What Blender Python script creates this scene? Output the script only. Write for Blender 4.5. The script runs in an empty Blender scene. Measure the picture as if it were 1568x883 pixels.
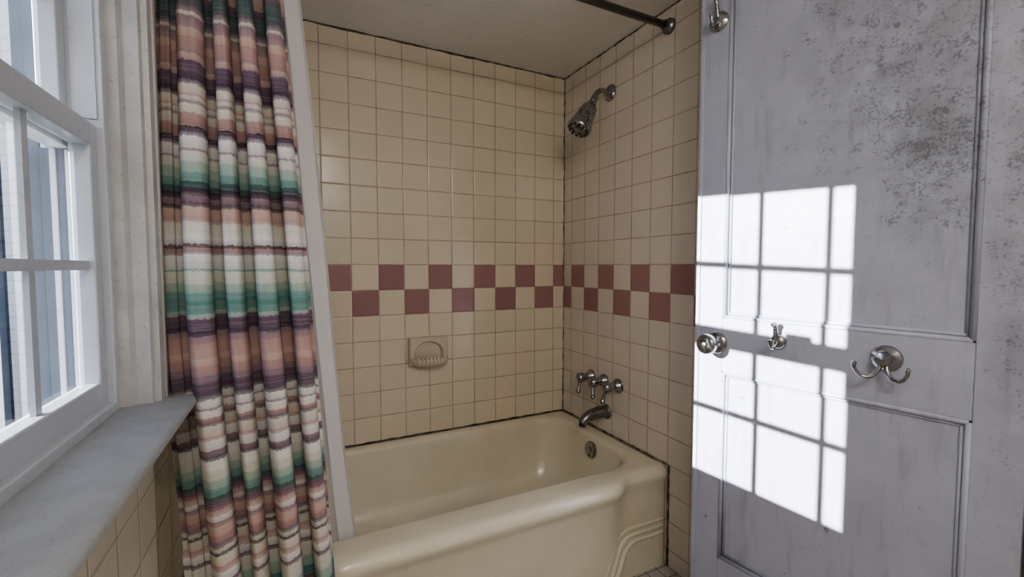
import bpy, bmesh, math, random
from mathutils import Vector, Matrix
random.seed(4)
C = bpy.context
COL = C.scene.collection

# ------------------------------------------------------------------ helpers
def empty(name, loc=(0,0,0), rotz=0.0):
    o = bpy.data.objects.new(name, None); o.empty_display_size = .05
    o.location = loc; o.rotation_euler = (0,0,rotz); COL.objects.link(o); return o

def mesh_obj(name, verts, faces, mat=None, parent=None, smooth=False, bevel=0, seg=2):
    me = bpy.data.meshes.new(name); me.from_pydata([tuple(v) for v in verts], [], faces); me.update()
    bm = bmesh.new(); bm.from_mesh(me); bmesh.ops.recalc_face_normals(bm, faces=bm.faces); bm.to_mesh(me); bm.free()
    o = bpy.data.objects.new(name, me); COL.objects.link(o)
    if mat: me.materials.append(mat)
    if parent: o.parent = parent
    if smooth:
        for p in me.polygons: p.use_smooth = True
    if bevel:
        m = o.modifiers.new('bev','BEVEL'); m.width = bevel; m.segments = seg; m.limit_method='ANGLE'; m.angle_limit=math.radians(40)
        for p in me.polygons: p.use_smooth = True
        w = o.modifiers.new('wn','WEIGHTED_NORMAL'); w.keep_sharp=False
    return o

def boxgeo(boxes):
    V=[];F=[]
    for (a,b) in boxes:
        x0,y0,z0=a; x1,y1,z1=b; n=len(V)
        V += [(x0,y0,z0),(x1,y0,z0),(x1,y1,z0),(x0,y1,z0),(x0,y0,z1),(x1,y0,z1),(x1,y1,z1),(x0,y1,z1)]
        F += [tuple(n+i for i in f) for f in [(0,3,2,1),(4,5,6,7),(0,1,5,4),(1,2,6,5),(2,3,7,6),(3,0,4,7)]]
    return V,F

def box(name, a, b, mat, parent=None, bevel=0, seg=2):
    V,F = boxgeo([(a,b)]); return mesh_obj(name,V,F,mat,parent,bevel=bevel,seg=seg)
def boxes(name, L, mat, parent=None, bevel=0):
    V,F = boxgeo(L); return mesh_obj(name,V,F,mat,parent,bevel=bevel)

def lathe(name, prof, origin, axis, mat, parent=None, n=40):
    """prof: list of (dist along axis, radius)"""
    ax = Vector(axis).normalized(); t = Vector((0,0,1)) if abs(ax.z)<.9 else Vector((1,0,0))
    u = ax.cross(t).normalized(); w = ax.cross(u).normalized(); o=Vector(origin)
    V=[];F=[]
    for (d,r) in prof:
        for i in range(n):
            a=2*math.pi*i/n; V.append(o+ax*d+(u*math.cos(a)+w*math.sin(a))*max(r,1e-5))
    m=len(prof)
    for j in range(m-1):
        for i in range(n):
            F.append((j*n+i, j*n+(i+1)%n, (j+1)*n+(i+1)%n, (j+1)*n+i))
    F.append(tuple(range(n))); F.append(tuple((m-1)*n+i for i in range(n)))
    ob = mesh_obj(name,V,F,mat,parent,smooth=True)
    m_=ob.modifiers.new('es','EDGE_SPLIT'); m_.split_angle=math.radians(38)
    return ob

def catmull(pts, k=8):
    P=[Vector(p) for p in pts]; out=[]
    for i in range(len(P)-1):
        p0=P[max(i-1,0)];p1=P[i];p2=P[i+1];p3=P[min(i+2,len(P)-1)]
        for j in range(k):
            t=j/k
            out.append(.5*((2*p1)+(-p0+p2)*t+(2*p0-5*p1+4*p2-p3)*t*t+(-p0+3*p1-3*p2+p3)*t**3))
    out.append(P[-1]); return out

def tube(name, pts, rad, mat, parent=None, n=14, smoothpath=True, k=8):
    if smoothpath:
        if isinstance(rad,(list,tuple)):
            rr=catmull([(r,0,0) for r in rad],k); R=[r.x for r in rr]
        path=catmull(pts,k)
        if not isinstance(rad,(list,tuple)): R=[rad]*len(path)
    else:
        path=[Vector(p) for p in pts]; R = list(rad) if isinstance(rad,(list,tuple)) else [rad]*len(path)
    V=[];F=[]; up=None
    for i,p in enumerate(path):
        d=(path[min(i+1,len(path)-1)]-path[max(i-1,0)]).normalized()
        if up is None:
            up = d.cross(Vector((0,0,1)) if abs(d.z)<.9 else Vector((1,0,0))).normalized()
        else: up=(up-d*up.dot(d)).normalized()
        s=d.cross(up)
        for a in range(n):
            t=2*math.pi*a/n; V.append(p+(up*math.cos(t)+s*math.sin(t))*R[i])
    for j in range(len(path)-1):
        for i in range(n): F.append((j*n+i,j*n+(i+1)%n,(j+1)*n+(i+1)%n,(j+1)*n+i))
    F.append(tuple(range(n))); F.append(tuple((len(path)-1)*n+i for i in range(n)))
    return mesh_obj(name,V,F,mat,parent,smooth=True)

# ------------------------------------------------------------------ materials
class NT:
    def __init__(s,name):
        s.m=bpy.data.materials.new(name); s.m.use_nodes=True; s.t=s.m.node_tree; s.t.nodes.clear()
        s.out=s.t.nodes.new('ShaderNodeOutputMaterial')
        s.p=s.t.nodes.new('ShaderNodeBsdfPrincipled'); s.l(s.p.outputs[0],s.out.inputs[0])
    def n(s,t,**k):
        x=s.t.nodes.new(t)
        for a,b in k.items(): setattr(x,a,b)
        return x
    def l(s,a,b): s.t.links.new(a,b)
    def put(s,sock,v):
        if isinstance(v,(int,float)): sock.default_value=v
        elif isinstance(v,tuple): sock.default_value=v if len(v)==len(sock.default_value) else (*v,1)
        else: s.l(v,sock)
    def math(s,op,a,b=0.0,c=0.0,clamp=False):
        x=s.n('ShaderNodeMath',operation=op,use_clamp=clamp)
        s.put(x.inputs[0],a); s.put(x.inputs[1],b); s.put(x.inputs[2],c); return x.outputs[0]
    def mix(s,f,a,b):
        x=s.n('ShaderNodeMix',data_type='RGBA'); s.put(x.inputs[0],f); s.put(x.inputs[6],a); s.put(x.inputs[7],b); return x.outputs[2]
    def noise(s,vec,scale,detail=3,rough=.5,dist=0):
        x=s.n('ShaderNodeTexNoise'); s.put(x.inputs['Vector'],vec); x.inputs['Scale'].default_value=scale
        x.inputs['Detail'].default_value=detail; x.inputs['Roughness'].default_value=rough; x.inputs['Distortion'].default_value=dist
        return x.outputs['Fac']
    def rng(s,v,a,b,c=0.,d=1.,smooth=True):
        x=s.n('ShaderNodeMapRange'); x.interpolation_type='SMOOTHSTEP' if smooth else 'LINEAR'
        s.put(x.inputs[0],v); x.inputs[1].default_value=a; x.inputs[2].default_value=b; x.inputs[3].default_value=c; x.inputs[4].default_value=d
        return x.outputs[0]
    def coord(s): return s.n('ShaderNodeTexCoord').outputs['Object']
    def scalev(s,v,sc):
        x=s.n('ShaderNodeMapping'); s.l(v,x.inputs[0]); x.inputs['Scale'].default_value=sc; return x.outputs[0]
    def bump(s,h,strength,dist):
        x=s.n('ShaderNodeBump'); s.put(x.inputs['Height'],h); x.inputs['Strength'].default_value=strength; x.inputs['Distance'].default_value=dist
        s.l(x.outputs[0],s.p.inputs['Normal'])
    def base(s,c,r=.5,metal=0,spec=.5):
        s.put(s.p.inputs['Base Color'],c); s.put(s.p.inputs['Roughness'],r); s.p.inputs['Metallic'].default_value=metal
        s.p.inputs['Specular IOR Level'].default_value=spec

T=.1045; ZB=1.108
def tile_mat(name, axis, off, band=None, cream=(.74,.655,.52), grout=(.37,.265,.18)):
    m=NT(name); co=m.coord(); sp=m.n('ShaderNodeSeparateXYZ'); m.l(co,sp.inputs[0])
    u=m.math('DIVIDE',m.math('ADD',sp.outputs[axis],off),T)
    v=m.math('DIVIDE',m.math('SUBTRACT',sp.outputs[2],ZB),T)
    col=m.math('FLOOR',u); row=m.math('FLOOR',v)
    fu=m.math('FRACT',u); fv=m.math('FRACT',v)
    du=m.math('MINIMUM',fu,m.math('SUBTRACT',1.,fu)); dv=m.math('MINIMUM',fv,m.math('SUBTRACT',1.,fv))
    d=m.math('MINIMUM',du,dv)
    g=m.rng(d,.006,.015)
    cc=m.n('ShaderNodeCombineXYZ'); m.l(col,cc.inputs[0]); m.l(row,cc.inputs[1])
    wn=m.n('ShaderNodeTexWhiteNoise',noise_dimensions='3D'); m.l(cc.outputs[0],wn.inputs[0])
    big=m.noise(co,3.0,3)
    c=m.mix(m.rng(wn.outputs['Value'],0,1,0,.35),cream,tuple(x*.88 for x in cream))
    c=m.mix(m.rng(big,.4,.75,0,.3),c,(cream[0]*.97,cream[1]*.91,cream[2]*.80))
    if band is not None:
        inb=m.math('MULTIPLY',m.math('GREATER_THAN',v,-2.),m.math('LESS_THAN',v,0.))
        par=m.math('ABSOLUTE',m.math('MODULO',m.math('ADD',col,row),2.))
        ok=m.math('COMPARE',par,float(band),.3)
        f=m.math('MULTIPLY',inb,ok)
        pink=m.mix(wn.outputs['Value'],(.39,.215,.21),(.33,.18,.18))
        c=m.mix(f,c,pink)
    gn=m.noise(co,9.,4)
    gc=m.mix(m.rng(gn,.45,.65),grout,tuple(x*.5 for x in grout))
    c=m.mix(g,gc,c)
    m.base(c,m.rng(g,0,1,.75,.19))
    wav=m.noise(co,26.,2)
    tilt=m.math('MULTIPLY',m.math('MULTIPLY',m.math('SUBTRACT',wn.outputs['Value'],.5),fu),.22)
    h=m.math('ADD',m.math('ADD',m.rng(d,.006,.05),m.math('MULTIPLY',wav,.45)),tilt)
    m.bump(h,.6,.0016)
    return m.m

M={}
M['tile_back']=tile_mat('tile_back',0,.062,1)
M['tile_right']=tile_mat('tile_right',1,.067,0,cream=(.72,.65,.57))
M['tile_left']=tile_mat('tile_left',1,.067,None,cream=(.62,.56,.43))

def paint(name,c,c2,rough=.45,scale=6,bumps=.3,spots=False,dirt=.5,fine=.25):
    m=NT(name); co=m.coord()
    n1=m.noise(co,scale,5,.6); n2=m.noise(co,scale*14,4,.6)
    k=m.mix(m.rng(n1,.38,.72,0,dirt),c,c2)
    k=m.mix(m.rng(n2,.60,.72,0,fine),k,tuple(x*.5 for x in c2))
    m.base(k,rough); m.bump(m.noise(co,60,3),bumps,.0012); return m.m
M['ceil']=paint('ceiling_paint',(.90,.88,.85),(.80,.78,.74),.7,3,.5)
M['trim']=paint('trim_paint',(.46,.45,.43),(.33,.315,.28),.42,9,.5,dirt=.6,fine=.55)
M['stool']=paint('stool_paint',(.33,.335,.325),(.265,.265,.25),.5,22,.6,dirt=.6,fine=.6)
M['vinyl']=paint('vinyl_white',(.48,.50,.53),(.42,.44,.47),.3,4,.05)
M['track']=paint('jamb_track_grey',(.09,.105,.13),(.055,.065,.085),.4,14,.05)
M['siding_trim']=paint('exterior_trim_white',(.12,.135,.16),(.09,.105,.13),.5,4,.05)
M['wallpaint']=paint('wall_paint',(.74,.73,.71),(.66,.65,.63),.6,3,.2)

def door_mat():
    m=NT('door_paint'); co=m.coord(); sp=m.n('ShaderNodeSeparateXYZ'); m.l(co,sp.inputs[0])
    n1=m.noise(co,5,6,.65); n3=m.noise(m.scalev(co,(8,8,1.2)),4,4,.6)
    c=m.mix(m.rng(n1,.35,.7,0,.6),(.45,.47,.58),(.38,.395,.48))
    c=m.mix(m.rng(n3,.50,.8,0,.6),c,(.26,.265,.315))
    def blob(cx,cz,r1,r2,k=.5):
        dx=m.math('SUBTRACT',sp.outputs[0],cx); dz=m.math('MULTIPLY',m.math('SUBTRACT',sp.outputs[2],cz),k)
        return m.rng(m.math('SQRT',m.math('ADD',m.math('MULTIPLY',dx,dx),m.math('MULTIPLY',dz,dz))),r1,r2,1,0)
    b=m.math('MAXIMUM',blob(.50,1.34,.02,.16),m.math('MULTIPLY',blob(.46,1.66,.05,.36),.75))
    b=m.math('MAXIMUM',b,m.math('MULTIPLY',blob(.63,1.3,.02,.09,.1),.7))
    sm=m.noise(co,9,5,.65)
    c=m.mix(m.math('MULTIPLY',b,m.rng(sm,.3,.62,.15,.78)),c,(.20,.205,.235))
    sc=m.noise(co,190,3,.6); sc2=m.noise(co,40,4,.7)
    th=m.math('ADD',m.math('ADD',m.math('MULTIPLY',sc,.5),m.math('MULTIPLY',sc2,.5)),m.math('MULTIPLY',b,.135))
    c=m.mix(m.rng(th,.59,.73,0,.65),c,(.10,.105,.12))
    low=m.rng(sp.outputs[2],.0,.5,.35,0)
    c=m.mix(m.math('MULTIPLY',low,sm),c,(.20,.20,.22))
    vo=m.noise(co,34,2,.5); c=m.mix(m.rng(vo,.76,.775,0,.6),c,(.12,.10,.09))
    m.base(c,m.rng(n1,.3,.7,.32,.5)); m.bump(m.math('ADD',m.noise(co,45,4),m.math('MULTIPLY',sc,.3)),.5,.0015); return m.m
M['door']=door_mat()

def simple(name,c,r=.4,metal=0,ns=None,c2=None,bump=0,bs=40):
    m=NT(name); co=m.coord()
    if c2 is None: c2=tuple(x*.8 for x in c)
    m.base(m.mix(m.rng(m.noise(co,ns or 12,4),.35,.7),c,c2),r,metal)
    if bump: m.bump(m.noise(co,bs,3),bump,.001)
    return m.m
def chrome():
    m=NT('aged_chrome'); co=m.coord(); n=m.noise(co,70,4,.6)
    m.base(m.mix(m.rng(n,.5,.7),(.40,.40,.41),(.20,.19,.18)),m.rng(n,.4,.7,.12,.35),1.0); return m.m
M['chrome']=chrome()
M['nickel']=simple('dull_nickel',(.28,.27,.27),.3,1.0,60)
M['dark']=simple('dark_rubber_and_gap_shade',(.03,.03,.035),.5)
M['caulk']=simple('mildewed_caulk',(.03,.03,.025),.7,0,14,(.18,.15,.11),.5)
M['caulk2']=simple('grimy_caulk',(.04,.035,.03),.7,0,22,(.32,.28,.21),.5)
def tubm():
    m=NT('tub_enamel'); co=m.coord(); n=m.noise(co,4,4)
    m.base(m.mix(m.rng(n,.35,.7),(.76,.70,.56),(.70,.64,.50)),m.rng(n,.3,.7,.18,.26)); m.p.inputs['Coat Weight'].default_value=.15
    m.p.inputs['Coat Roughness'].default_value=.12
    m.bump(m.noise(co,9,2),.15,.003); return m.m
M['tub']=tubm()
M['dish']=simple('dish_glaze',(.66,.57,.46),.15,0,14,(.60,.51,.41))
def floorm():
    m=NT('floor_tile'); co=m.coord(); b=m.n('ShaderNodeTexBrick'); m.l(co,b.inputs[0]); b.offset=0
    b.inputs['Color1'].default_value=(.5,.46,.42,1); b.inputs['Color2'].default_value=(.42,.39,.36,1); b.inputs['Mortar'].default_value=(.15,.13,.11,1)
    b.inputs['Scale'].default_value=1; b.inputs['Brick Width'].default_value=.05; b.inputs['Row Height'].default_value=.05; b.inputs['Mortar Size'].default_value=.002
    m.base(b.outputs[0],.35); return m.m
M['floor']=floorm()
def glass():
    m=NT('window_glass')
    tr=m.n('ShaderNodeBsdfTransparent'); tr.inputs[0].default_value=(.86,.90,.93,1)
    gl=m.n('ShaderNodeBsdfGlossy'); gl.inputs['Roughness'].default_value=.03
    lw=m.n('ShaderNodeLayerWeight'); lw.inputs[0].default_value=.35
    f=m.rng(lw.outputs['Fresnel'],0,1,.04,.8,False)
    mx=m.n('ShaderNodeMixShader'); m.l(f,mx.inputs[0]); m.l(tr.outputs[0],mx.inputs[1]); m.l(gl.outputs[0],mx.inputs[2])
    m.l(mx.outputs[0],m.out.inputs[0]); return m.m
M['glass']=glass()
def liner():
    m=NT('vinyl_liner'); df=m.n('ShaderNodeBsdfTranslucent'); df.inputs[0].default_value=(.8,.79,.79,1)
    m.base((.84,.82,.82),.4)
    mx=m.n('ShaderNodeMixShader'); mx.inputs[0].default_value=.35; m.l(m.p.outputs[0],mx.inputs[1]); m.l(df.outputs[0],mx.inputs[2]); m.l(mx.outputs[0],m.out.inputs[0]); return m.m
M['liner']=liner()

def curtain_mat():
    m=NT('striped_curtain'); co=m.coord(); sp=m.n('ShaderNodeSeparateXYZ'); m.l(co,sp.inputs[0])
    DG=(.065,.12,.11); PU=(.155,.10,.14); MA=(.29,.20,.225); SA=(.44,.275,.245); PE=(.54,.39,.335); CR=(.64,.61,.53); WH=(.75,.73,.69)
    PG=(.37,.45,.38); TE=(.08,.225,.20); GR=(.19,.32,.28); DP=(.06,.04,.06)
    S=[(-60,PE),(-35,PU),(-20,DG),(12,PU),(22,CR),(27,MA),(45,PE),(60,SA),(82,MA),(88,PE),(98,PU),(122,DP),(128,PU),(134,CR),(148,SA),(153,CR),(160,MA),(166,CR),(180,SA),(200,DP),(207,PU),(213,WH),(232,MA),(236,CR),(250,PG),(268,GR),(280,DG),(292,DP),(302,MA),(312,DP),(318,PE),(332,SA),(340,CR),(362,WH),(374,DP),(379,SA),(384,MA),(390,WH),(411,GR),(415,CR),(434,PG),(446,GR),(458,TE),(478,PG),(484,PU),(502,DP),(510,MA),(520,SA),(545,PE),(555,SA),(570,MA),(580,PU),(598,DP),(606,WH),(618,MA),(622,WH),(634,SA),(640,PU),(646,CR),(662,SA),(668,WH),(684,MA),(692,DP),(698,WH),(715,CR),(730,PG),(742,GR),(756,DG),(764,PU),(775,SA),(785,WH),(792,MA),(800,PE),(815,SA),(826,PU),(834,CR),(842,DP),(847,CR),(862,SA),(872,WH),(884,PU),(892,CR),(915,PG),(935,TE),(955,PU),(975,SA),(1000,WH),(1020,PU),(1030,CR),(1060,PE),(1100,WH)]
    def z(y): return 1.10-(y-408)/674*.885
    top=z(-60); bot=z(1110)
    nz=m.noise(m.scalev(co,(1,1,1)),9,4,.6); nf=m.noise(m.scalev(co,(60,60,90)),3,3,.7)
    zz=m.math('ADD',sp.outputs[2],m.math('ADD',m.math('MULTIPLY',m.math('SUBTRACT',nz,.5),.016),m.math('MULTIPLY',m.math('SUBTRACT',nf,.5),.012)))
    q=[(( top-z(y))/(top-bot),c) for y,c in S]
    t=m.math('DIVIDE',m.math('SUBTRACT',top,zz),top-bot)
    def build(mode):
        res=None; per=28; k=0
        while k<len(q):
            part=q[k:k+per+1]
            a=part[0][0]; b=part[-1][0] if k+per<len(q) else 1.0
            r=m.n('ShaderNodeValToRGB'); cr=r.color_ramp; cr.interpolation=mode
            for i,(p,c) in enumerate(part):
                pos=min(max((p-a)/(b-a),0),1)
                if i==0: e=cr.elements[0]; e.position=0
                elif i==1: e=cr.elements[1]; e.position=pos
                else: e=cr.elements.new(pos)
                e.color=(*c,1)
            m.l(m.math('DIVIDE',m.math('SUBTRACT',t,a),b-a,clamp=True),r.inputs[0])
            res=r.outputs[0] if res is None else m.mix(m.math('GREATER_THAN',t,a),res,r.outputs[0])
            k+=per
        return res
    res=m.mix(.35,build('CONSTANT'),build('LINEAR'))
    fine=m.noise(m.scalev(co,(2,2,170)),2,3,.6)
    res=m.mix(m.rng(fine,.45,.7,0,.28),res,(.46,.41,.38))
    m.base(res,.85,spec=.2)
    tl=m.n('ShaderNodeBsdfTranslucent'); m.l(res,tl.inputs[0])
    mx=m.n('ShaderNodeMixShader'); mx.inputs[0].default_value=.03; m.l(m.p.outputs[0],mx.inputs[1]); m.l(tl.outputs[0],mx.inputs[2]); m.l(mx.outputs[0],m.out.inputs[0])
    return m.m
M['curtain']=curtain_mat()

# ------------------------------------------------------------------ room shell
XL=-1.46; H=2.016; YF=-2.75; XO=-1.58
box('wall_back',(XO,0,0),(.15,.12,H),M['tile_back'])
box('wall_right',(0,YF,0),(.15,0,H),M['tile_right'])
WY0,WY1,WZ0,WZ1=-1.50,-.84,.845,1.78
boxes('wall_left',[((XO,YF,0),(XL,0,WZ0)),((XO,YF,WZ1),(XL,0,H)),((XO,YF,WZ0),(XL,WY0,WZ1)),((XO,WY1,WZ0),(XL,0,WZ1))],M['tile_left'])
box('wall_front',(XO,YF-.12,0),(.15,YF,H),M['wallpaint'])
box('floor',(XO,YF-.12,-.06),(.15,.12,0),M['floor'])
box('ceiling',(XO,YF-.12,H),(.15,.12,H+.06),M['ceil'])

def wobble(name,p,q,r,mat,n=60,amp=.0012):
    P=[];R=[]
    for i in range(n+1):
        t=i/n; v=Vector(p).lerp(Vector(q),t)+Vector([random.uniform(-amp,amp) for _ in range(3)])
        P.append(v); R.append(r*random.uniform(.45,1.3))
    return tube(name,P,R,mat,n=6,smoothpath=False)
wobble('trim_1',(XL,-.001,H-.002),(0,-.001,H-.002),.0045,M['caulk'])
wobble('trim_2',(-.001,0,H-.003),(-.001,-.8,H-.003),.003,M['caulk2'])
wobble('trim_3',(-.002,-.002,.38),(-.002,-.002,H),.0026,M['caulk2'],90)
wobble('trim_4',(XL,-.003,.377),(0,-.003,.377),.0045,M['caulk'])
wobble('trim_5',(-.003,0,.377),(-.003,-.70,.377),.004,M['caulk2'])
wobble('trim_6',(-.002,-.703,.0),(-.002,-.703,.375),.004,M['caulk'],20)

# ------------------------------------------------------------------ bathtub
def tub():
    root=empty('bathtub')
    K=8
    def rr(x0,x1,y0,y1,r,z,front=0,mx=50,my=24,zf=None):
        pts=[]
        def side(a,b,m):
            for i in range(m): pts.append([a[0]+(b[0]-a[0])*i/m,a[1]+(b[1]-a[1])*i/m,z])
        def arc(cx,cy,a0):
            for i in range(K):
                a=a0+math.pi/2*i/K; pts.append([cx+r*math.cos(a),cy+r*math.sin(a),z])
        side((x0+r,y0),(x1-r,y0),mx); arc(x1-r,y0+r,-math.pi/2)
        side((x1,y0+r),(x1,y1-r),my); arc(x1-r,y1-r,0)
        side((x1-r,y1),(x0+r,y1),mx); arc(x0+r,y1-r,math.pi/2)
        side((x0,y1-r),(x0,y0+r),my); arc(x0+r,y0+r,math.pi)
        if front:
            for p in pts:
                def ss(t): t=min(max(t,0),1); return t*t*(3-2*t)
                w=ss((-.19-p[0])/.07)*ss((p[0]+1.20)/.07)
                f=ss((-.45-p[1])/.2)
                p[1]-=front*w*f
        return pts
    X0,X1,Y1=-1.456,-.004,-.004
    L=[]
    L.append(rr(X0,X1,-.690,Y1,.006,.0,.015))
    L.append(rr(X0,X1,-.690,Y1,.006,.12,.02))
    L.append(rr(X0,X1,-.690,Y1,.006,.29,.022))
    L.append(rr(X0,X1,-.692,Y1,.006,.318,.036))
    for a in range(0,91,15):
        t=math.radians(a); rd=.034
        L.append(rr(X0,X1,-.668-rd*math.cos(t),Y1,.006,.341+rd*math.sin(t),.040))
    L.append(rr(X0+.02,X1-.015,-.65,Y1-.01,.01,.3745,.035))
    ix0,ix1,iy0,iy1=-1.38,-.075,-.615,-.045
    for a in range(0,91,18):
        t=math.radians(a); rd=.022
        o=rd*math.sin(t)-.022; L.append(rr(ix0+o,ix1-o,iy0+o,iy1-o,.13,.374-rd*(1-math.cos(t))))
    for dz,ins,r in [(.05,.006,.13),(.10,.014,.13),(.16,.028,.13),(.21,.045,.13),(.245,.065,.12),(.268,.095,.11),(.28,.14,.09),(.285,.2,.05)]:
        L.append(rr(ix0+ins*1.6,ix1-ins,iy0+ins,iy1-ins,r,.352-dz))
    n=len(L[0]); V=[p for l in L for p in l]; F=[]
    for j in range(len(L)-1):
        for i in range(n): F.append((j*n+i,j*n+(i+1)%n,(j+1)*n+(i+1)%n,(j+1)*n+i))
    F.append(tuple((len(L)-1)*n+i for i in range(n)))
    mesh_obj('tub_body',V,F,M['tub'],root,smooth=True)
    for k,(zz,xx) in enumerate([(.175,-.215),(.15,-.195),(.125,-.175)]):
        y=-.6855
        tube('apron_rib_%d'%(k+1),[(-.01,y,zz),(-.10,y,zz),(xx+.02,y-.002,zz),(xx-.025,y-.012,zz-.02),(xx-.05,y-.017,zz-.07),(xx-.075,y-.016,max(zz-.14,.008))],.0085,M['tub'],root,n=12)
    ax=Vector((-1,0,.12)).normalized(); o=Vector((-.080,-.345,.315))
    lathe('overflow_plate',[(0,.036),(.006,.036),(.010,.031),(.011,.012),(.017,.010),(.018,0)],o,ax,M['chrome'],root)
    lathe('overflow_screw',[(0,.006),(.004,.005),(.005,0)],o+Vector((-.010,0,-.022)),ax,M['dark'],root,16)
    lathe('drain',[(0,.026),(.004,.025),(.005,.018),(.003,.017)],(-.30,-.33,.066),(0,0,1),M['chrome'],root)
    return root
tub()

# ------------------------------------------------------------------ soap dish
def soap_dish():
    root=empty('soap_dish',(-.696,0,.738))
    W,Hh=.172,.125; nu,nv=110,80; V=[];F=[]
    def sm(a,b,t): t=min(max((t-a)/(b-a),0),1); return t*t*(3-2*t)
    for j in range(nv+1):
        for i in range(nu+1):
            u=i/nu*2-1; v=j/nv*2-1
            e=min(1-abs(u),(1-abs(v))*Hh/W); h=.022*math.sqrt(min(1,e/.10)*(2-min(1,e/.10)))
            r=math.sqrt((u/.74)**2+((v+.15)/.85)**2) if v>-.15 else max(abs(u)/.74,0)
            rec=1-sm(.86,1.0,r)
            if v<-.15: rec*=1-sm(.55,.62,-v)
            h=h*(1-rec)+.001*rec
            V.append((u*W/2,-h-.0005,v*Hh/2))
    for j in range(nv):
        for i in range(nu):
            a=j*(nu+1)+i; F.append((a,a+1,a+nu+2,a+nu+1))
    mesh_obj('dish_plate',V,F,M['dish'],root,smooth=True)
    V=[];F=[];N=36; w=.078; dpt=.062
    def ring(s,z): return [(-w*s*math.cos(math.pi*i/N),-.010-dpt*s*max(0,math.sin(math.pi*i/N))**.5,z) for i in range(N+1)]
    R=[ring(.50,-.060),ring(.85,-.057),ring(.97,-.048),ring(1.02,-.032),ring(1.0,-.026),ring(.95,-.026),ring(.92,-.031),ring(.88,-.042),ring(.3,-.044)]
    for q in R: V+=q
    m_=N+1
    for j in range(len(R)-1):
        for i in range(N): F.append((j*m_+i,j*m_+i+1,(j+1)*m_+i+1,(j+1)*m_+i))
    mesh_obj('dish_tray',V,F,M['dish'],root,smooth=True)
    for k in range(8):
        x=-.056+k*.016
        d=dpt*(math.sqrt(max(0,1-(x/w)**2)))**.5
        tube('tray_tooth_%d'%(k+1),[(x,-.012,-.040),(x,-.010-d*.55,-.038),(x,-.010-d*.93,-.021),(x,-.014-d,-.033),(x,-.010-d*.97,-.052)],.0042,M['dish'],root,n=8)
soap_dish()

# ------------------------------------------------------------------ shower head
def shower():
    root=empty('shower_head'); y=-.349
    lathe('wall_flange',[(0,.034),(.004,.034),(.012,.026),(.017,.013)],(0,y,1.828),(-1,0,0),M['chrome'],root)
    tube('shower_arm',[(-.005,y,1.828),(-.04,y,1.830),(-.065,y,1.822),(-.092,y,1.788)],.0105,M['chrome'],root)
    a=Vector((-.080,y,1.798)); b=Vector((-.172,y,1.640)); ax=(b-a).normalized()
    lathe('swivel_nut',[(0,.010),(.002,.016),(.022,.0165),(.026,.013),(.032,.018),(.042,.0185),(.048,.014)],a,ax,M['chrome'],root,8)
    lathe('spray_body',[(.040,.012),(.048,.026),(.060,.033),(.085,.036),(.088,.033),(.093,.033),(.096,.038),(.118,.041),(.121,.038),(.126,.038),(.130,.044),(.148,.050),(.162,.051),(.168,.047),(.168,.030),(.163,.028),(.163,0)],a,ax,M['chrome'],root)
    fa=a+ax*.164; u=ax.cross(Vector((0,1,0))).normalized(); w=ax.cross(u)
    for k in range(12):
        t=2*math.pi*k/12
        lathe('nozzle_%d'%(k+1),[(0,.005),(.006,.0045),(.0065,.001)],fa+ax*.003+(u*math.cos(t)+w*math.sin(t))*.038,ax,M['dark'],root,8)
    lathe('spray_core',[(0,.018),(.008,.016),(.010,0)],fa-ax*.002,ax,M['nickel'],root)
    tube('lever_tab',[a+ax*.125+Vector((0,-.036,0)),a+ax*.130+Vector((0,-.052,0)),a+ax*.138+Vector((0,-.058,0))],.004,M['chrome'],root)
shower()

# ------------------------------------------------------------------ tub faucet
def faucet():
    root=empty('tub_faucet_set')
    for k,(y,ang) in enumerate([(-.235,-.2),(-.328,.15),(-.420,.35)]):
        z=.601
        lathe('escutcheon_%d'%(k+1),[(0,.031),(.004,.031),(.012,.027),(.022,.020),(.034,.015),(.046,.014)],(0,y,z),(-1,0,0),M['chrome'],root)
        lathe('handle_hub_%d'%(k+1),[(.040,.012),(.043,.020),(.060,.023),(.070,.022),(.078,.015),(.082,.006),(.083,0)],(0,y,z),(-1,0,0),M['chrome'],root)
        s=Vector((-.062,y,z))
        d=Vector((-.25,math.sin(ang)*.4,-1)).normalized() if k!=1 else Vector((-.2,-.25,-1)).normalized()
        tube('handle_lever_%d'%(k+1),[s,s+d*.025,s+d*.048,s+d*.062,s+d*.072],[.010,.008,.0075,.011,.004],M['chrome'],root)
    ys=-.345; z=.470
    lathe('spout_flange',[(0,.032),(.004,.032),(.010,.027)],(0,ys,z),(-1,0,0),M['nickel'],root)
    tube('spout_body',[(-.004,ys,z),(-.04,ys,z+.002),(-.085,ys,z-.004),(-.115,ys,z-.016),(-.130,ys,z-.034)],[.026,.026,.0235,.020,.017],M['nickel'],root,n=24)
    lathe('spout_outlet',[(0,.015),(.012,.014),(.0125,.010),(.004,.009)],(-.126,ys,z-.034),(-.25,0,-1),M['dark'],root,20)
faucet()

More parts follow.
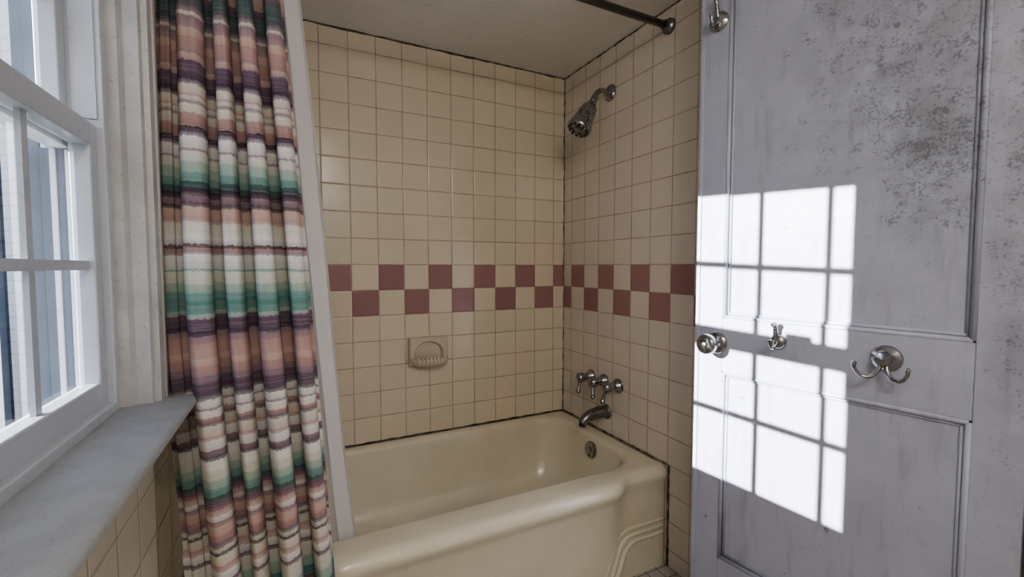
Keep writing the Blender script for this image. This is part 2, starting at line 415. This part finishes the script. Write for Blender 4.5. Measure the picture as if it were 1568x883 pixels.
# ------------------------------------------------------------------ curtain rod, curtain and liner
YR,ZR=-.670,1.947
def rod():
    root=empty('shower_curtain_rod')
    tube('rod',[(-.01,YR,ZR),(XL+.01,YR,ZR)],.0125,M['nickel'],root,n=20,smoothpath=False)
    lathe('flange_1',[(0,.027),(.012,.026),(.020,.018),(.03,.0165)],(0,YR,ZR),(-1,0,0),M['nickel'],root)
    lathe('flange_2',[(0,.027),(.012,.026),(.020,.018),(.03,.0165)],(XL,YR,ZR),(1,0,0),M['nickel'],root)
rod()
def sstep(a,b,t): t=min(max((t-a)/(b-a),0),1); return t*t*(3-2*t)
def cloth(name,body,mat,fx,nu,nv,zt,zb):
    root=empty(name); V=[];F=[]
    for j in range(nv+1):
        z=zt+(zb-zt)*j/nv
        for i in range(nu+1):
            x,y=fx(i/nu,z); V.append((x,y,z))
    for j in range(nv):
        for i in range(nu):
            a=j*(nu+1)+i; F.append((a,a+1,a+nu+2,a+nu+1))
    mesh_obj(body,V,F,mat,root,smooth=True)
    return root
# pleats of the bunched curtain: (centre, half width, depth)
PL=[(.070,.040,.20),(.270,.090,1.0),(.492,.058,.88),(.692,.070,1.0),(.905,.066,.90)]
def profile(z):
    sway=.012*math.sin(z*2.2+.5)+.006*math.sin(z*5.1+1)
    P=[(-.01,0.0)]
    for k,(c,h,a) in enumerate(PL):
        cc=c+sway*(.5+.5*math.sin(k*1.9+z*1.3)); hh=h*(1+.08*math.sin(z*3+k*2.1))
        foot=hh*.62
        P+= [(cc-foot*1.05,0.0),(cc-foot,.12*a),(cc-hh*.96,.48*a),(cc-hh,.68*a),(cc-hh*.80,.88*a),(cc-hh*.42,.985*a),(cc,1.0*a),(cc+hh*.42,.985*a),(cc+hh*.80,.88*a),(cc+hh,.68*a),(cc+hh*.96,.48*a),(cc+foot,.12*a),(cc+foot*1.05,0.0)]
    P.append((1.0,.02)); return P
def curtain():
    root=empty('shower_curtain'); V=[];F=[]; nv=130; zt,zb=1.915,.10; n=None
    for j in range(nv+1):
        z=zt+(zb-zt)*j/nv; t=(1.91-z)/1.81
        xl=-1.456+.040*sstep(.45,1,t); xr=-1.232+.078*t+.030*t*t+.010*math.sin(math.pi*min(t,1))
        amp=.082+.012*t; yc=YR-.010-.084*sstep(0,.50,t)
        pts=catmull([(a,b,0) for a,b in profile(z)],5); n=len(pts)
        for p in pts:
            x=xl+(xr-xl)*p.x; y=yc+.028-amp*p.y+.0012*math.sin(z*24+p.x*20)+.002*math.sin(p.x*60+z*3)
            if z<.5: y=min(y,-.748)
            V.append((max(x,-1.457),y,z))
    for j in range(nv):
        for i in range(n-1):
            a=j*n+i; F.append((a,a+1,a+n+1,a+n))
    mesh_obj('curtain_fabric',V,F,M['curtain'],root,smooth=True)
    return root
r=curtain()
def lf(u,z):
    t=(1.91-z)/1.58
    xl=-1.40+.07*sstep(.3,.9,t); xr=-1.190+.05*t+.085*t*t*t*.95+.032*math.sin(math.pi*min(max(t,0),1))
    ph=2*math.pi*3.3*u+.6
    x=xl+(xr-xl)*u+.006*math.sin(2*ph)
    yc=YR+.045+.083*sstep(0,.8,t)
    y=yc+.014*math.sin(ph)*(1-.3*t)+.003*math.sin(z*17+u*6)
    return x,y
r2=cloth('shower_curtain_liner','liner_sheet',M['liner'],lf,120,120,1.915,.30)
for k in range(7):
    x=-1.43+k*.031
    V=[(x+.004*math.sin(t*.5),YR+.024*math.cos(t),ZR-.012+.028*math.sin(t)) for t in [2*math.pi*i/24 for i in range(25)]]
    tube('curtain_ring_%d'%(k+1),V,.002,M['chrome'],r,n=8,smoothpath=False)

# ------------------------------------------------------------------ window
def window():
    root=empty('window_1')
    wv,tr=M['vinyl'],M['trim']
    def leg(nm,ya,yb,s):
        pts=[(ya,-1.436),(ya+s*.022,-1.434),(ya+s*.024,-1.441),(ya+s*.029,-1.441),(ya+s*.031,-1.436),(ya+s*.046,-1.438),(ya+s*.048,-1.447),(ya+s*.053,-1.447),(yb,-1.449),(yb,-1.470),(yb+s*.010,-1.476),(yb+s*.010,-1.51),(yb-s*.003,-1.51),(yb-s*.006,XL-.0),(ya,XL)]
        V=[];n=len(pts)
        for z in (WZ0-.005,WZ1+.08): V+=[(x,y,z) for (y,x) in pts]
        F=[(i,(i+1)%n,n+(i+1)%n,n+i) for i in range(n)]+[tuple(range(n)),tuple(n+i for i in range(n))]
        mesh_obj(nm,V,F,tr,root)
    leg('casing_side_1',-.785,WY1-.003,-1); leg('casing_side_2',-1.565,WY0+.003,1)
    box('casing_head',(XL,-1.59,WZ1-.002),(-1.436,-.765,WZ1+.085),tr,root,bevel=.004)
    V=[];prof=[(-1.50,.827),(-1.400,.827),(-1.392,.830),(-1.386,.837),(-1.387,.844),(-1.393,.849),(-1.50,.851)]
    n=len(prof)
    for y in (-1.64,-.797): V+=[(x,y,z) for x,z in prof]
    mesh_obj('stool',V,[(i,(i+1)%n,n+(i+1)%n,n+i) for i in range(n)]+[tuple(range(n)),tuple(n+i for i in range(n))],M['stool'],root,bevel=.002)
    prof=[(XL,.828),(-1.418,.828),(-1.416,.815),(-1.428,.800),(-1.434,.770),(-1.440,.762),(XL,.758)]
    V=[];n=len(prof)
    for y in (-1.62,-.805): V+=[(x,y,z) for x,z in prof]
    mesh_obj('stool_apron',V,[(i,(i+1)%n,n+(i+1)%n,n+i) for i in range(n)]+[tuple(range(n)),tuple(n+i for i in range(n))],M['stool'],root,bevel=.002)
    fx0,fx1=-1.574,-1.492
    boxes('master_frame',[((fx0,WY1-.030,WZ0),(fx1,WY1+.0,WZ1)),((fx0,WY0,WZ0),(fx1,WY0+.03,WZ1)),((fx0,WY0+.03,WZ1-.03),(fx1,WY1-.03,WZ1)),((fx0,WY0+.03,WZ0),(fx1,WY1-.03,WZ0+.022))],wv,root,bevel=.003)
    y0,y1=WY0+.03,WY1-.03
    def sash(nm,x0,x1,z0,z1,st=.028,rb=.035,rt=.035):
        xm=(x0+x1)/2
        boxes(nm+'_frame',[((x0,y1-st,z0),(x1,y1,z1)),((x0,y0,z0),(x1,y0+st,z1)),((x0,y0+st,z0),(x1,y1-st,z0+rb)),((x0,y0+st,z1-rt),(x1,y1-st,z1))],wv,root,bevel=.003)
        ya,yb_,za,zb_=y0+st-.004,y1-st+.004,z0+rb-.004,z1-rt+.004
        mesh_obj(nm+'_glass',[(xm-.0065,ya,za),(xm-.0065,yb_,za),(xm-.0065,yb_,zb_),(xm-.0065,ya,zb_)],[(0,1,2,3)],M['glass'],root)
        L=[]; zc=(z0+rb+z1-rt)/2; L.append(((xm-.006,y0+st,zc-.0075),(xm+.006,y1-st,zc+.0075)))
        for yy in (-1.070,-1.221): 
            L.append(((xm-.003,yy-.0075,z0+rb),(xm+.003,yy+.0075,zc-.0075))); L.append(((xm-.003,yy-.0075,zc+.0075),(xm+.003,yy+.0075,z1-rt)))
        boxes(nm+'_muntins',L,wv,root)
    sash('lower_sash',-1.531,-1.503,WZ0+.012,1.335,rb=.050,rt=.038)
    sash('upper_sash',-1.565,-1.537,1.292,WZ1-.028,rb=.037,rt=.035)
    box('jamb_track',(-1.5735,y1-.0025,WZ0+.023),(-1.532,y1+.001,1.291),M['track'],root)
    box('brick_jamb',(-1.6005,WY1-.030,WZ0-.005),(-1.5745,WY1-.005,WZ1),M['track'],root)
    boxes('jamb_liner',[((-1.542,y1-.006,WZ0+.022),(-1.538,y1+.001,1.29)),((-1.560,y1-.008,WZ0+.022),(-1.554,y1+.001,1.29))],wv,root)
    box('sash_lock',(-1.530,-1.20,1.335),(-1.506,-1.14,1.349),wv,root,bevel=.003)
    box('track_stop_1',(-1.532,y1-.004,1.345),(-1.50,y1+.002,WZ1-.03),wv,root,bevel=.001)
    box('tilt_latch_1',(-1.526,y1-.014,1.56),(-1.506,y1-.004,1.585),wv,root,bevel=.002)
    box('added_sun_blocker',(-1.625,-1.62,.80),(-1.600,-1.262,1.86),M['siding_trim'],root,bevel=.004)  # unseen board added outside to cut off one side of the sun patch
    boxes('brick_mould',[((-1.600,WY1-.004,WZ0-.04),(-1.58,WY1+.07,WZ1+.05)),((-1.600,WY0-.07,WZ1),(-1.58,WY1-.004,WZ1+.05)),((-1.625,WY0-.07,WZ0-.05),(-1.58,WY1-.004,WZ0-.01))],M['siding_trim'],root)
window()

# ------------------------------------------------------------------ door
ANG=math.atan2(-.987,.158)
def door():
    root=empty('door_1',(-.155,-.941,0),ANG)
    d=M['door']; W=.642; TH=.034; ZT=1.99
    p0,p1=.080,.572
    boxes('stiles_and_rails',[((0,0,.01),(p0,TH,ZT)),((p1,0,.01),(W,TH,ZT)),((p0,0,.01),(p1,TH,.268)),((p0,0,.806),(p1,TH,.956)),((p0,0,1.90),(p1,TH,ZT))],d,root,bevel=.002)
    boxes('panels',[((p0-.005,.010,.262),(p1+.005,.024,.812)),((p0-.005,.010,.950),(p1+.005,.024,1.905))],d,root)
    def mould(nm,z0,z1):
        k=0
        for off,yy,r in ((.004,.004,.006),(.013,.009,.004)):
            a,b,c,e=p0+off,p1-off,z0+off,z1-off; k+=1
            for q,(s,t) in enumerate([((a,c),(b,c)),((b,c),(b,e)),((b,e),(a,e)),((a,e),(a,c))]):
                tube('%s_bead_%d_%d'%(nm,k,q+1),[(s[0],yy,s[1]),(t[0],yy,t[1])],r,d,root,n=10,smoothpath=False)
    mould('lower',.268,.806); mould('upper',.956,1.90)
    box('edge_strip',(.0,-.004,.012),(.012,.002,ZT-.002),d,root,bevel=.002)
    for k,z in enumerate((.30,1.0,1.75)):
        lathe('hinge_knuckle_%d'%(k+1),[(0,.006),(.09,.006),(.094,.003)],(W+.006,.0,z),(0,0,1),M['nickel'],root,16)
    return root
dr=door()
def on_door(name,s,z,sc=1.):
    c,sn=math.cos(ANG),math.sin(ANG)
    e=empty(name,(-.155+c*s,-.941+sn*s,z),ANG); e.scale=(sc,sc,sc); return e
def knob():
    r=on_door('door_knob',.064,.886)
    lathe('rose',[(0.0005,.031),(.003,.031),(.008,.027),(.012,.016)],(0,0,0),(0,-1,0),M['chrome'],r)
    lathe('knob_grip',[(.010,.012),(.026,.011),(.030,.016),(.036,.025),(.046,.0285),(.056,.027),(.062,.021),(.064,.012),(.062,.010)],(0,0,0),(0,-1,0),M['chrome'],r)
    lathe('lock_button',[(.060,.008),(.067,.008),(.068,.006),(.068,0)],(0,0,0),(0,-1,0),M['nickel'],r,20)
knob()
def single_hook(name,s,z,sc=1.):
    r=on_door(name,s,z)
    lathe('base_plate',[(0.0005,.021*sc),(.004,.021*sc),(.009,.017*sc),(.014,.010*sc)],(0,0,-.006*sc),(0,-1,0),M['chrome'],r)
    tube('lower_hook',[(0,-.010,-.004*sc),(0,-.022,-.016*sc),(0,-.032,-.020*sc),(0,-.040,-.010*sc),(0,-.041,.002*sc)],[.006,.0055,.005,.005,.006],M['chrome'],r)
    tube('upper_prong',[(0,-.009,0),(0,-.014,.016*sc),(0,-.018,.032*sc),(0,-.026,.042*sc)],[.0065,.006,.0055,.0075],M['chrome'],r)
single_hook('coat_hook',.226,.917,.95)
single_hook('coat_hook.001',.052,1.780,1.25)
def double_hook():
    r=on_door('robe_hook',.442,.905,.82)
    lathe('base_disc',[(0.0005,.034),(.005,.034),(.009,.031),(.013,.022),(.022,.017),(.034,.018),(.040,.014),(.042,0)],(0,0,0),(0,-1,0),M['chrome'],r)
    for s in (-1,1):
        tube('prong_%d'%(1 if s<0 else 2),[(s*.004,-.024,-.006),(s*.010,-.032,-.030),(s*.022,-.040,-.046),(s*.040,-.048,-.046),(s*.052,-.054,-.030),(s*.054,-.056,-.018)],[.006,.0055,.005,.0045,.0045,.0055],M['chrome'],r,n=12)
        lathe('tip_%d'%(1 if s<0 else 2),[(-.006,.001),(-.004,.005),(0,.007),(.004,.005),(.006,.001)],(s*.054,-.056,-.014),(0,0,1),M['chrome'],r,14)
double_hook()
box('trim_7',(-.055,-1.66,0),(-.0,-1.590,H-.02),M['trim'],None,bevel=.004)
box('hinge_gap_shade',(-.022,-1.58,0),(-.0,-1.592,H-.02),M['dark'],None)  # shade in the gap beside the door, made as a near-black strip

# ------------------------------------------------------------------ outside
def siding():
    m=NT('neighbour_siding'); co=m.coord(); sp=m.n('ShaderNodeSeparateXYZ'); m.l(co,sp.inputs[0])
    f=m.math('FRACT',m.math('DIVIDE',sp.outputs[2],.12)); k=m.rng(f,.0,.12)
    st=m.noise(m.scalev(co,(1,1,.05)),5,3)
    m.base(m.mix(k,(.01,.013,.018),m.mix(m.rng(st,.4,.6),(.02,.025,.036),(.05,.06,.08))),.7,spec=.2); m.bump(f,.6,.02); return m.m
house=empty('neighbour_house',(-1.9,2.4,0),math.radians(135))
box('siding_wall',(0,-.3,-3),(8,0,3.6),siding(),house)
boxes('corner_boards',[((.5,0,-3),(.58,.05,3.6)),((1.1,0,-.4),(1.16,.05,1.9)),((1.7,0,-.4),(1.76,.05,1.9)),((2.6,0,-3),(2.7,.05,3.6))],M['siding_trim'],house)
box('yard_ground',(-14,-10,-3.1),(-1.65,8,-3.0),simple('yard_grass',(.10,.11,.06),.9,0,3,(.15,.14,.1)))
box('exterior_siding',(-1.600,-.76,-.05),(-1.581,1.2,2.3),M['siding_trim'])

# ------------------------------------------------------------------ lights
sun=bpy.data.lights.new('sun','SUN'); sun.energy=18; sun.angle=math.radians(.45); sun.color=(1,.95,.90)
so=bpy.data.objects.new('sun',sun); COL.objects.link(so)
so.rotation_euler=Vector((1.38,-.038,-.410)).to_track_quat('-Z','Y').to_euler(); so.location=(-6,-1,3)
w=bpy.data.worlds.new('world'); C.scene.world=w; w.use_nodes=True
nt=w.node_tree; bg=nt.nodes['Background']
tc=nt.nodes.new('ShaderNodeTexCoord'); sx=nt.nodes.new('ShaderNodeSeparateXYZ'); nt.links.new(tc.outputs['Generated'],sx.inputs[0])
rp=nt.nodes.new('ShaderNodeValToRGB'); nt.links.new(sx.outputs[2],rp.inputs[0])
rp.color_ramp.elements[0].color=(.86,.90,1,1); rp.color_ramp.elements[1].color=(.42,.56,.95,1); rp.color_ramp.elements[1].position=.8
nt.links.new(rp.outputs[0],bg.inputs[0]); bg.inputs[1].default_value=1.4
pl=bpy.data.lights.new('window_portal','AREA'); pl.shape='RECTANGLE'; pl.size=.66; pl.size_y=.95
po=bpy.data.objects.new('window_portal',pl); COL.objects.link(po); po.location=(-1.578,-1.17,1.32)
po.rotation_euler=Vector((1,0,0)).to_track_quat('-Z','Y').to_euler(); pl.cycles.is_portal=True
lamp=empty('unseen_fill_lamp',(-1.15,-2.48,0))  # unseen glowing dome added behind the camera to fill the room with light
em=NT('lamp_glass'); em.base((.8,.8,.8),.3); em.p.inputs['Emission Color'].default_value=(1,.95,.90,1); em.p.inputs['Emission Strength'].default_value=22
lathe('fill_dome',[(0,.15),(.04,.15),(.08,.12),(.10,.07),(.11,0)],(0,0,H-.02),(0,0,-1),em.m,lamp)
lathe('fill_ring',[(0,.16),(.02,.16),(.022,.15)],(0,0,H),(0,0,-1),M['chrome'],lamp)

# ------------------------------------------------------------------ camera
cam=bpy.data.cameras.new('camera'); cam.sensor_width=36; cam.lens=36*674/1568; cam.clip_start=.02
cobj=bpy.data.objects.new('camera',cam); COL.objects.link(cobj)
cobj.location=(-1.216,-1.851,1.10)
cobj.rotation_euler=(math.radians(90-2.845),0,math.radians(-26.6))
C.scene.camera=cobj
C.scene.view_settings.view_transform='AgX'
C.scene.view_settings.look='AgX - Medium High Contrast'
C.scene.view_settings.exposure=1.0
